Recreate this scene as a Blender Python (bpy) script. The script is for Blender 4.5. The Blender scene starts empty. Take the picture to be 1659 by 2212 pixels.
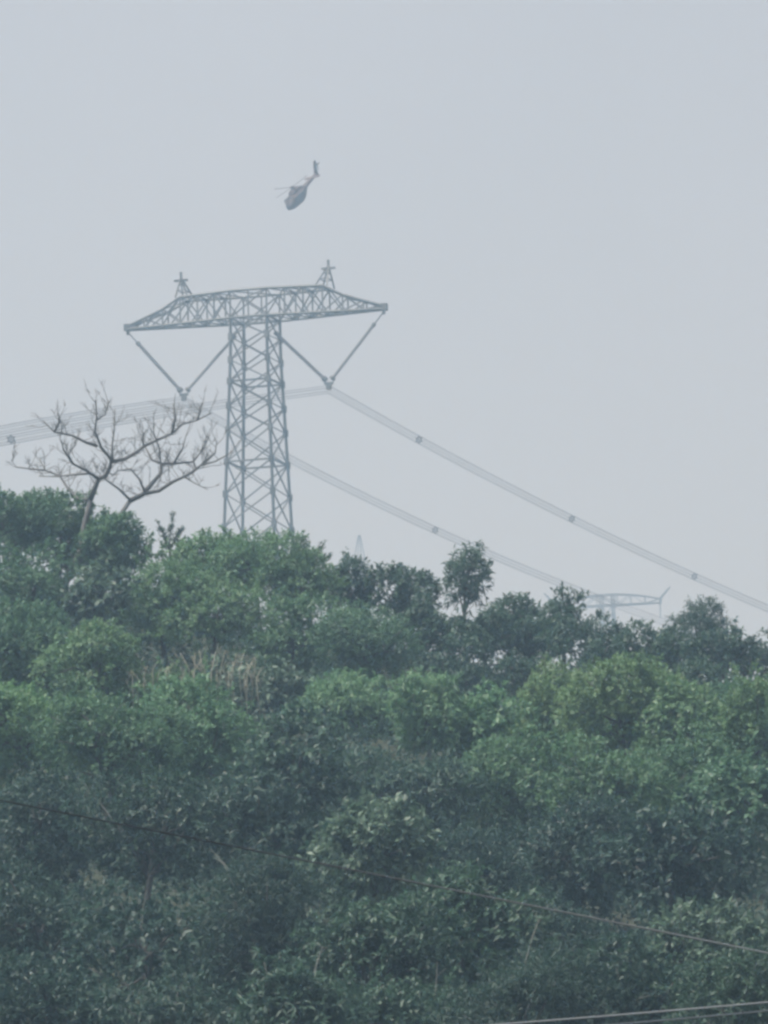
import bpy, math, random
import numpy as np
from mathutils import Vector, Matrix

# ------------------------------------------------------------------ camera, sky, sun, exposure
S = bpy.context.scene
COL = S.collection
PITCH, ROLL, HALF = math.radians(9.0), math.radians(1.0), math.radians(3.0)
CAM = Vector((0, 0, 1.7))
FWD = Vector((0, math.cos(PITCH), math.sin(PITCH)))
_r0, _u0 = Vector((1, 0, 0)), Vector((0, -math.sin(PITCH), math.cos(PITCH)))
RGT = _r0 * math.cos(ROLL) - _u0 * math.sin(ROLL)
UPV = _u0 * math.cos(ROLL) + _r0 * math.sin(ROLL)
cam = bpy.data.cameras.new('camera')
camo = bpy.data.objects.new('camera', cam)
COL.objects.link(camo)
cam.sensor_fit = 'HORIZONTAL'
cam.sensor_width = 36
cam.lens = 18 / math.tan(HALF)
cam.clip_start, cam.clip_end = 0.5, 20000
m = Matrix((RGT, UPV, -FWD)).transposed().to_4x4()
m.translation = CAM
camo.matrix_world = m
S.camera = camo

SUN_EL, SUN_AZ = math.radians(64), math.radians(245)      # azimuth from +Y, clockwise
w = bpy.data.worlds.new('World')
S.world = w
w.use_nodes = True
nt = w.node_tree
nt.nodes.clear()
sky = nt.nodes.new('ShaderNodeTexSky')
sky.sky_type = 'NISHITA'
sky.sun_disc = False
sky.sun_elevation, sky.sun_rotation = SUN_EL, SUN_AZ
sky.air_density, sky.dust_density, sky.ozone_density = 1.0, 4.0, 1.0
cloud = nt.nodes.new('ShaderNodeRGB')
cloud.outputs[0].default_value = (3.18, 3.23, 3.54, 1)       # even overcast layer
mix = nt.nodes.new('ShaderNodeMix')
mix.data_type = 'RGBA'
mix.inputs[0].default_value = 0.85
tcw = nt.nodes.new('ShaderNodeTexCoord')
nzw = nt.nodes.new('ShaderNodeTexNoise')
nzw.inputs['Scale'].default_value = 14
nzw.inputs['Detail'].default_value = 3
nt.links.new(tcw.outputs['Generated'], nzw.inputs['Vector'])
mrw = nt.nodes.new('ShaderNodeMapRange')
mrw.inputs[3].default_value, mrw.inputs[4].default_value = 0.90, 1.10
nt.links.new(nzw.outputs['Fac'], mrw.inputs[0])
cmul = nt.nodes.new('ShaderNodeVectorMath')
cmul.operation = 'SCALE'
nt.links.new(cloud.outputs[0], cmul.inputs[0])
nt.links.new(mrw.outputs[0], cmul.inputs['Scale'])
bg = nt.nodes.new('ShaderNodeBackground')
bg.inputs[1].default_value = 0.1
wo = nt.nodes.new('ShaderNodeOutputWorld')
nt.links.new(sky.outputs[0], mix.inputs[6])
nt.links.new(cmul.outputs[0], mix.inputs[7])
nt.links.new(mix.outputs[2], bg.inputs[0])
nt.links.new(bg.outputs[0], wo.inputs[0])

sl = bpy.data.lights.new('sun', 'SUN')
sl.energy = 5.0
sl.angle = math.radians(12)
sl.color = (1.0, 0.98, 0.95)
so = bpy.data.objects.new('sun', sl)
COL.objects.link(so)
sd = Vector((math.sin(SUN_AZ) * math.cos(SUN_EL), math.cos(SUN_AZ) * math.cos(SUN_EL), math.sin(SUN_EL)))
so.rotation_euler = sd.to_track_quat('Z', 'Y').to_euler()
so.location = sd * 400

S.view_settings.view_transform = 'Standard'
S.view_settings.look = 'None'
S.view_settings.gamma = 1
S.view_settings.use_curve_mapping = False
S.view_settings.exposure = 0.65
S.render.engine = 'CYCLES'
S.cycles.use_denoising = True
S.cycles.max_bounces = 6
S.cycles.diffuse_bounces = 3
S.cycles.transmission_bounces = 4
S.cycles.volume_bounces = 2
S.cycles.transparent_max_bounces = 4
S.cycles.pixel_filter_type = 'GAUSSIAN'
S.cycles.filter_width = 3.3                                  # soft, strongly zoomed phone lens

# ------------------------------------------------------------------ helpers
K = math.tan(HALF) / 829.5


def at(px, py, d):
    """world point seen at (px,py) of a 1659 x 2212 picture, at world Y = d"""
    v = FWD + RGT * ((px - 829.5) * K) + UPV * ((1106 - py) * K)
    return CAM + v * (d / v.y)


def mpp(d):
    return K * d / math.cos(PITCH)


def tag(o, label=None, cat=None, group=None, kind=None):
    if label: o['label'] = label
    if cat: o['category'] = cat
    if group: o['group'] = group
    if kind: o['kind'] = kind
    return o


def empty(name, loc, rz=0.0):
    o = bpy.data.objects.new(name, None)
    COL.objects.link(o)
    o.location = loc
    o.rotation_euler = (0, 0, rz)
    return o


def obj(name, mesh, mat=None, parent=None):
    o = bpy.data.objects.new(name, mesh)
    COL.objects.link(o)
    if mat and not mesh.materials:
        mesh.materials.append(mat)
    if parent:
        o.parent = parent
    return o


def mesh_py(name, v, f, smooth=False):
    me = bpy.data.meshes.new(name)
    me.from_pydata([tuple(p) for p in v], [], f)
    if smooth:
        me.polygons.foreach_set('use_smooth', [True] * len(me.polygons))
    me.update()
    return me


def mesh_tris(name, V, F):
    me = bpy.data.meshes.new(name)
    n = len(F)
    me.vertices.add(len(V))
    me.vertices.foreach_set('co', V.astype(np.float32).ravel())
    me.loops.add(n * 3)
    me.loops.foreach_set('vertex_index', F.astype(np.int32).ravel())
    me.polygons.add(n)
    me.polygons.foreach_set('loop_start', np.arange(0, n * 3, 3, dtype=np.int32))
    me.polygons.foreach_set('loop_total', np.full(n, 3, dtype=np.int32))
    me.update(calc_edges=True)
    return me


class MB:
    def __init__(self):
        self.v, self.f = [], []

    def tube(self, pts, rad, n=6, cap=True):
        pts = [Vector(p) for p in pts]
        b = len(self.v)
        prev = None
        for i, p in enumerate(pts):
            t = (pts[min(i + 1, len(pts) - 1)] - pts[max(i - 1, 0)])
            if t.length < 1e-9: t = Vector((0, 0, 1))
            t.normalize()
            if prev is None:
                a = Vector((0, 0, 1)) if abs(t.z) < 0.9 else Vector((1, 0, 0))
                s = t.cross(a).normalized()
            else:
                s = (prev - t * prev.dot(t)).normalized()
            prev = s
            c = t.cross(s)
            r = rad[i] if hasattr(rad, '__len__') else rad
            for k in range(n):
                a = 2 * math.pi * k / n
                self.v.append(p + s * (math.cos(a) * r) + c * (math.sin(a) * r))
        for i in range(len(pts) - 1):
            for k in range(n):
                k2 = (k + 1) % n
                self.f.append((b + i * n + k, b + i * n + k2, b + (i + 1) * n + k2, b + (i + 1) * n + k))
        if cap:
            self.f.append(tuple(b + k for k in reversed(range(n))))
            self.f.append(tuple(b + (len(pts) - 1) * n + k for k in range(n)))
        return self

    def box(self, c, sx, sy, sz):
        b = len(self.v)
        c = Vector(c)
        for z in (-1, 1):
            for x, y in ((-1, -1), (1, -1), (1, 1), (-1, 1)):
                self.v.append(c + Vector((x * sx / 2, y * sy / 2, z * sz / 2)))
        for q in ((3, 2, 1, 0), (4, 5, 6, 7), (0, 1, 5, 4), (1, 2, 6, 5), (2, 3, 7, 6), (3, 0, 4, 7)):
            self.f.append(tuple(b + i for i in q))
        return self

    def build(self, name, mat, parent=None, smooth=False):
        return obj(name, mesh_py(name, self.v, self.f, smooth), mat, parent)


# ------------------------------------------------------------------ materials
def new_mat(name):
    mt = bpy.data.materials.new(name)
    mt.use_nodes = True
    t = mt.node_tree
    t.nodes.clear()
    out = t.nodes.new('ShaderNodeOutputMaterial')
    return mt, t, out


def leaf_mat(name, c1, c2, trans=0.42):
    mt, t, out = new_mat(name)
    N, L = t.nodes.new, t.links.new
    geo = N('ShaderNodeNewGeometry')
    oi = N('ShaderNodeObjectInfo')
    noi = N('ShaderNodeTexNoise')
    noi.inputs['Scale'].default_value = 0.9
    noi.inputs['Detail'].default_value = 2
    L(geo.outputs['Position'], noi.inputs['Vector'])
    a = N('ShaderNodeMath'); a.operation = 'MULTIPLY_ADD'
    L(noi.outputs['Fac'], a.inputs[0]); a.inputs[1].default_value = 1.5; a.inputs[2].default_value = -0.65
    b = N('ShaderNodeMath'); b.operation = 'MULTIPLY_ADD'
    L(geo.outputs['Random Per Island'], b.inputs[0]); b.inputs[1].default_value = 1.0
    L(a.outputs[0], b.inputs[2])
    c = N('ShaderNodeMath'); c.operation = 'MULTIPLY'; c.use_clamp = True
    L(b.outputs[0], c.inputs[0]); c.inputs[1].default_value = 0.75
    mx = N('ShaderNodeMix'); mx.data_type = 'RGBA'
    L(c.outputs[0], mx.inputs[0])
    mx.inputs[6].default_value = (*c1, 1); mx.inputs[7].default_value = (*c2, 1)
    hs = N('ShaderNodeHueSaturation')
    h = N('ShaderNodeMapRange'); h.inputs[3].default_value = 0.485; h.inputs[4].default_value = 0.515
    L(oi.outputs['Random'], h.inputs[0]); L(h.outputs[0], hs.inputs['Hue'])
    L(mx.outputs[2], hs.inputs['Color'])
    p = N('ShaderNodeBsdfPrincipled')
    p.inputs['Roughness'].default_value = 0.48
    p.inputs['Specular IOR Level'].default_value = 0.4
    L(hs.outputs[0], p.inputs['Base Color'])
    tr = N('ShaderNodeBsdfTranslucent')
    L(hs.outputs[0], tr.inputs['Color'])
    ms = N('ShaderNodeMixShader'); ms.inputs[0].default_value = trans
    L(p.outputs[0], ms.inputs[1]); L(tr.outputs[0], ms.inputs[2])
    L(ms.outputs[0], out.inputs[0])
    return mt


def plain_mat(name, c1, c2, scale=3.0, rough=0.7, metal=0.0, spec=0.4):
    mt, t, out = new_mat(name)
    N, L = t.nodes.new, t.links.new
    tc = N('ShaderNodeTexCoord')
    noi = N('ShaderNodeTexNoise')
    noi.inputs['Scale'].default_value = scale
    noi.inputs['Detail'].default_value = 5
    L(tc.outputs['Object'], noi.inputs['Vector'])
    mx = N('ShaderNodeMix'); mx.data_type = 'RGBA'
    L(noi.outputs['Fac'], mx.inputs[0])
    mx.inputs[6].default_value = (*c1, 1); mx.inputs[7].default_value = (*c2, 1)
    p = N('ShaderNodeBsdfPrincipled')
    L(mx.outputs[2], p.inputs['Base Color'])
    p.inputs['Roughness'].default_value = rough
    p.inputs['Metallic'].default_value = metal
    p.inputs['Specular IOR Level'].default_value = spec
    L(p.outputs[0], out.inputs[0])
    return mt


LEAF = {
    'dark': leaf_mat('leaf_dark', (0.018, 0.050, 0.034), (0.080, 0.150, 0.098)),
    'mid': leaf_mat('leaf_mid', (0.033, 0.094, 0.047), (0.130, 0.238, 0.128)),
    'light': leaf_mat('leaf_light', (0.050, 0.132, 0.062), (0.168, 0.292, 0.150)),
    'lime': leaf_mat('leaf_lime', (0.056, 0.138, 0.056), (0.180, 0.298, 0.135)),
    'olive': leaf_mat('leaf_olive', (0.044, 0.104, 0.042), (0.142, 0.238, 0.108)),
    'deep': leaf_mat('leaf_painted_shade', (0.012, 0.036, 0.030), (0.060, 0.116, 0.084)),  # shade of the lower slope painted into the leaf colour
    'glossy': leaf_mat('leaf_glossy', (0.022, 0.058, 0.042), (0.150, 0.225, 0.158)),
}
BARK = plain_mat('bark', (0.045, 0.046, 0.042), (0.10, 0.10, 0.094), 6, 0.9)
DEAD = plain_mat('dead_wood', (0.16, 0.165, 0.15), (0.30, 0.30, 0.27), 6, 0.9)
BARE = plain_mat('bare_bark', (0.07, 0.07, 0.07), (0.15, 0.15, 0.148), 5, 0.9)
DRY = plain_mat('dry_stem', (0.19, 0.185, 0.14), (0.31, 0.30, 0.235), 4, 0.9)
STEEL = plain_mat('galvanised_steel', (0.06, 0.062, 0.062), (0.12, 0.122, 0.12), 1.5, 0.6, 0.2)
_t = STEEL.node_tree                                   # every member weathered a little differently
_oi = _t.nodes.new('ShaderNodeObjectInfo')
_mr = _t.nodes.new('ShaderNodeMapRange')
_mr.inputs[3].default_value, _mr.inputs[4].default_value = 0.45, 1.5
_hs = _t.nodes.new('ShaderNodeHueSaturation')
_p = [n for n in _t.nodes if n.type == 'BSDF_PRINCIPLED'][0]
_src = _p.inputs['Base Color'].links[0].from_socket
_t.links.new(_oi.outputs['Random'], _mr.inputs[0])
_t.links.new(_mr.outputs[0], _hs.inputs['Value'])
_t.links.new(_src, _hs.inputs['Color'])
_t.links.new(_hs.outputs[0], _p.inputs['Base Color'])
WIRE = plain_mat('aluminium_wire', (0.035, 0.037, 0.04), (0.06, 0.062, 0.065), 0.3, 0.7, 0.0)
CABLE = plain_mat('cable_sheath', (0.025, 0.028, 0.03), (0.10, 0.105, 0.11), 0.05, 0.5)
_t = CABLE.node_tree                                   # pale glint towards one end painted into the sheath colour
_p = [n for n in _t.nodes if n.type == 'BSDF_PRINCIPLED'][0]
_tc = _t.nodes.new('ShaderNodeTexCoord')
_sx = _t.nodes.new('ShaderNodeSeparateXYZ')
_mr = _t.nodes.new('ShaderNodeMapRange')
_mr.inputs[1].default_value, _mr.inputs[2].default_value = -3.0, 6.0
_mx = _t.nodes.new('ShaderNodeMix'); _mx.data_type = 'RGBA'
_mx.inputs[6].default_value = (0.008, 0.009, 0.010, 1)
_mx.inputs[7].default_value = (0.20, 0.21, 0.215, 1)
_t.links.new(_tc.outputs['Object'], _sx.inputs[0])
_t.links.new(_sx.outputs[0], _mr.inputs[0])
_t.links.new(_mr.outputs[0], _mx.inputs[0])
_t.links.new(_mx.outputs[2], _p.inputs['Base Color'])
PALEC = plain_mat('pale_cable_sheath', (0.18, 0.19, 0.20), (0.28, 0.29, 0.30), 0.3, 0.5)
GLASSY = plain_mat('insulator_glaze', (0.10, 0.10, 0.105), (0.16, 0.16, 0.165), 2, 0.4)
SOIL = plain_mat('soil', (0.014, 0.020, 0.010), (0.032, 0.040, 0.020), 0.25, 0.95)
HELI = plain_mat('helicopter_paint', (0.085, 0.056, 0.052), (0.105, 0.072, 0.068), 0.4, 0.9)
HDARK = plain_mat('helicopter_dark', (0.045, 0.036, 0.036), (0.06, 0.05, 0.05), 0.6, 0.8)
HGLASS = plain_mat('helicopter_glass', (0.03, 0.026, 0.028), (0.04, 0.036, 0.038), 0.6, 0.35)

# ------------------------------------------------------------------ ground
GY = np.array([-4000, -200, 0, 100, 160, 185, 250, 330, 352, 420, 600, 800, 1000, 1300, 1650, 2000, 2400, 2900, 4000.])
GZ = np.array([-2, -1, 0, 2.5, 9.5, 15.2, 29.2, 47.6, 48.6, 38, 55, 92, 118, 128, 178, 215, 222, 150, 60.])


def gz(x, y):
    x = np.asarray(x, float); y = np.asarray(y, float)
    base = np.interp(y, GY, GZ)
    tilt = -0.205 * np.clip((y - 190) / 140, 0, 1) * np.clip(1 - (y - 360) / 250, 0, 1)
    xx = 40 * np.tanh(x / 40)
    bump = -0.5 + 0.4 * np.sin(x * 0.21 + 1.3) * np.cos(y * 0.13) + 0.35 * np.sin(x * 0.5 + y * 0.31)
    bump = bump * np.clip((y - 110) / 60, 0, 1) * np.clip(1 - (y - 400) / 300, 0.2, 1)
    return base + tilt * xx + bump


def build_ground():
    xs = np.unique(np.concatenate([np.linspace(-3000, -60, 40), np.arange(-60, 60.1, 1.5), np.linspace(60, 3000, 40)]))
    ys = np.unique(np.concatenate([np.linspace(-2500, 100, 28), np.arange(100, 370, 2.0), np.linspace(370, 4000, 90)]))
    X, Y = np.meshgrid(xs, ys)
    Z = gz(X, Y)
    V = np.stack([X.ravel(), Y.ravel(), Z.ravel()], 1)
    nx, ny = len(xs), len(ys)
    i = np.arange(nx * ny).reshape(ny, nx)
    a, b, c, d = i[:-1, :-1].ravel(), i[:-1, 1:].ravel(), i[1:, 1:].ravel(), i[1:, :-1].ravel()
    F = np.concatenate([np.stack([a, b, c], 1), np.stack([a, c, d], 1)])
    me = mesh_tris('ground', V, F)
    me.polygons.foreach_set('use_smooth', [True] * len(me.polygons))
    o = obj('ground', me, SOIL)
    tag(o, 'earth slope of the wooded hill under the trees', None, None, 'structure')


build_ground()

# ------------------------------------------------------------------ haze
hz = MB().box((0, 750, 190), 6400, 6900, 400)
haze = hz.build('haze', None)
hm, ht, hout = new_mat('haze_air')
pv = ht.nodes.new('ShaderNodeVolumePrincipled')
pv.inputs['Color'].default_value = (0.54, 0.77, 1.0, 1)
pv.inputs['Absorption Color'].default_value = (1, 1, 1, 1)
pv.inputs['Density'].default_value = 0.00052
pv.inputs['Anisotropy'].default_value = 0.55
ht.links.new(pv.outputs[0], hout.inputs['Volume'])
haze.data.materials.append(hm)
tag(haze, 'pale bluish haze in the air over hill and towers', None, None, 'stuff')


# ------------------------------------------------------------------ foliage
def unit(a):
    return a / np.maximum(np.linalg.norm(a, axis=-1, keepdims=True), 1e-9)


STYLE = {   # leaf length, width ratio, leaves per spray, twig length, droop, lobe count, lobe size, clumpiness
    'broad': (0.23, 0.46, 7, 0.36, 0.35, 16, 0.40),
    'small': (0.16, 0.50, 9, 0.40, 0.20, 20, 0.36),
    'feather': (0.19, 0.26, 11, 0.50, 0.55, 22, 0.30),
    'droop': (0.32, 0.26, 7, 0.40, 0.95, 16, 0.36),
    'sparse': (0.21, 0.46, 7, 0.38, 0.45, 12, 0.24),
    'big': (0.32, 0.52, 6, 0.42, 0.40, 13, 0.42),
}


def leaves(P, Nn, rng, L, wr, m, twig, droop):
    """sprays of m leaves at points P with outward normals Nn"""
    n = len(P)
    t = unit(Nn + 0.55 * rng.normal(size=(n, 3)) + np.array([0, 0, 0.25]))
    q = rng.uniform(0.1, 1.0, (n, m, 1))
    base = P[:, None, :] + t[:, None, :] * (q * twig) + np.array([0, 0, -0.25]) * (q ** 2) * twig * droop
    d = unit(t[:, None, :] * 0.7 + 0.75 * rng.normal(size=(n, m, 3)) + np.array([0, 0, -1.0]) * droop * rng.uniform(0.4, 1.2, (n, m, 1)))
    ref = unit(np.array([0, 0, 0.7]) + 0.38 * rng.normal(size=(n, m, 3)) + 0.9 * Nn[:, None, :])
    s = unit(np.cross(d, ref))
    up = np.cross(s, d)
    ll = L * rng.uniform(0.6, 1.3, (n, m, 1))
    ww = ll * wr * 0.5
    v0 = base
    v1 = base + d * ll * 0.45 + s * ww + up * ww * 0.35
    v2 = base + d * ll - up * ll * 0.10
    v3 = base + d * ll * 0.45 - s * ww + up * ww * 0.35
    V = np.stack([v0, v1, v2, v3], 2).reshape(-1, 3)
    k = np.arange(n * m) * 4
    F = np.concatenate([np.stack([k, k + 1, k + 2], 1), np.stack([k, k + 2, k + 3], 1)])
    return V, F


def crown_points(rng, rx, ry, rz, nl, ls, nspray, inner=0.22, shoot=1.0):
    g = unit(rng.normal(size=(nl, 3)))
    g[:, 2] = g[:, 2] * 0.9 + 0.12
    C = g * rng.uniform(0.35, 0.92, (nl, 1))
    C[0] = (0, 0, 0.05)
    R = ls * rng.uniform(0.5, 1.4, nl)
    R[0] = 0.55 if ls > 0.25 else 0.16
    wts = R ** 2
    pick = rng.choice(nl, nspray, p=wts / wts.sum())
    dirs = unit(rng.normal(size=(nspray, 3)) + np.array([0, 0, 0.35]))
    rad = R[pick][:, None] * np.where(rng.random((nspray, 1)) < inner, rng.uniform(0.3, 0.9, (nspray, 1)), rng.uniform(0.88, 1.06, (nspray, 1)))
    P = C[pick] + dirs * rad
    sc = np.array([rx, ry, rz])
    Nn = unit(dirs / sc)
    keep = np.ones(nspray, bool)
    d2 = np.linalg.norm(P[:, None, :] - C[None], axis=2) / R[None]
    keep = d2.min(1) > 0.55
    P, Nn = P[keep] * sc, Nn[keep]
    # shoots that break the outline
    k = max(10, nspray // 45)
    i = rng.choice(len(P), k)
    ln = rng.uniform(0.25, 0.95, k) * shoot
    sd_ = unit(Nn[i] + np.array([0, 0, 0.5]) + 0.35 * rng.normal(size=(k, 3)))
    q = np.linspace(0.25, 1, 5)
    SP = (P[i][:, None, :] + sd_[:, None, :] * (ln[:, None, None] * q[None, :, None])).reshape(-1, 3)
    SN = np.repeat(sd_, 5, axis=0)
    return np.concatenate([P, SP]), np.concatenate([Nn, SN]), C * sc, R


NLEAF = 0


def tree(name, cx, cy, rx, ry, d, style, colour, label, cat='tree', dens=1.0, group='trees massed on the hillside', lean=0.0):
    global NLEAF
    seed = int(cx * 7 + cy * 13 + d * 3)
    rng = np.random.default_rng(seed)
    rnd = random.Random(seed)
    if d < 300:                      # below the skyline: no ranks, uneven heights
        cx += rnd.uniform(-22, 22)
        cy += rnd.uniform(-30, 22)
        d += rnd.uniform(-9, 9)
        rx *= rnd.uniform(0.9, 1.35)
        ry *= rnd.uniform(1.0, 1.45)
    c = at(cx, cy, d)
    s = mpp(d)
    a, b = rx * s, ry * s
    dep = 0.5 * (a + b)
    g = float(gz(c.x, c.y))
    if g > c.z - b * 0.55:
        g2 = c.z - b * 0.55
    else:
        g2 = g
    g = min(g, g2)
    h = c.z - g
    root = empty(name, (c.x, c.y, g))
    tag(root, label, cat, group)
    L, wr, mm, twig, droop, nl, ls = STYLE[style]
    fz = min(1.0, (d / 300.0) ** 0.6) * rng.uniform(0.85, 1.1)
    L, twig = L * fz, twig * (0.5 + 0.5 * fz)
    area = 4 * math.pi * ((a * b) ** 1.6 / 3 + 2 * (a * dep) ** 1.6 / 3) ** (1 / 1.6) if False else 4 * math.pi * a * b
    ns = int(dens * area * 2.7 / (mm * L * L * wr * 0.5))
    P, Nn, C, R = crown_points(rng, a, dep, b, nl, ls, ns, shoot=(0.9 if ls < 0.25 else 0.6) if d > 315 else 1.0)
    V, F = leaves(P, Nn, rng, L, wr, mm, twig, droop)
    V[:, 2] += h
    V[:, 2] = np.maximum(V[:, 2], 0.05)
    NLEAF += len(F)
    obj('crown', mesh_tris('crown', V, F), LEAF[colour], root)
    t = MB()
    bx, by = rnd.uniform(-0.35, 0.35) * a, rnd.uniform(-0.3, 0.3) * a
    top = Vector((0, 0, h + 0.15 * b))
    r0 = 0.05 + 0.035 * max(a, b)
    pts = [Vector((bx, by, -0.3)), Vector((bx * 0.7, by * 0.7, h * 0.35)), Vector((bx * 0.2, by * 0.2, h * 0.75)), top]
    t.tube(pts, [r0 * 1.25, r0, r0 * 0.75, r0 * 0.4])
    for k in range(1, nl):
        e = Vector(C[k]) + Vector((0, 0, h))
        if e.z < 0.2: continue
        st = pts[1].lerp(pts[3], rnd.uniform(0.35, 0.95))
        mid = st.lerp(e, 0.5) + Vector((rnd.uniform(-.1, .1), rnd.uniform(-.1, .1), rnd.uniform(-.05, .2))) * a
        e2 = e + (e - st) * 0.12
        t.tube([st, mid, e2], [r0 * 0.42, r0 * 0.3, r0 * 0.12], 5)
    t.build('trunk', BARK, root, True)
    if d < 300:                      # bleached twigs poking out of the leaves
        for _ in range(rnd.choice((1, 2, 2, 3))):
            i = rnd.randrange(len(P))
            p = Vector(P[i]) + Vector((0, 0, h))
            if p.y > 0 or p.z < 0.5: continue
            dv = (Vector(Nn[i]) + Vector((rnd.uniform(-.9, .9), -.3, rnd.uniform(-.2, .9)))).normalized()
            ln = rnd.uniform(0.4, 1.0)
            q = [p - dv * 0.3, p + dv * ln * 0.4 + Vector((rnd.uniform(-.1, .1), 0, .05)), p + dv * ln]
            dm = MB().tube(q, [0.017, 0.013, 0.006], 4)
            for _k in range(3):
                s2 = q[1].lerp(q[2], rnd.uniform(-.5, .8))
                dm.tube([s2, s2 + (dv + Vector((rnd.uniform(-1, 1), 0, rnd.uniform(-.4, 1)))).normalized() * rnd.uniform(.15, .4)], [0.010, 0.004], 3)
            dm.build('dead_branch', DEAD, root)
    return root


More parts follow.
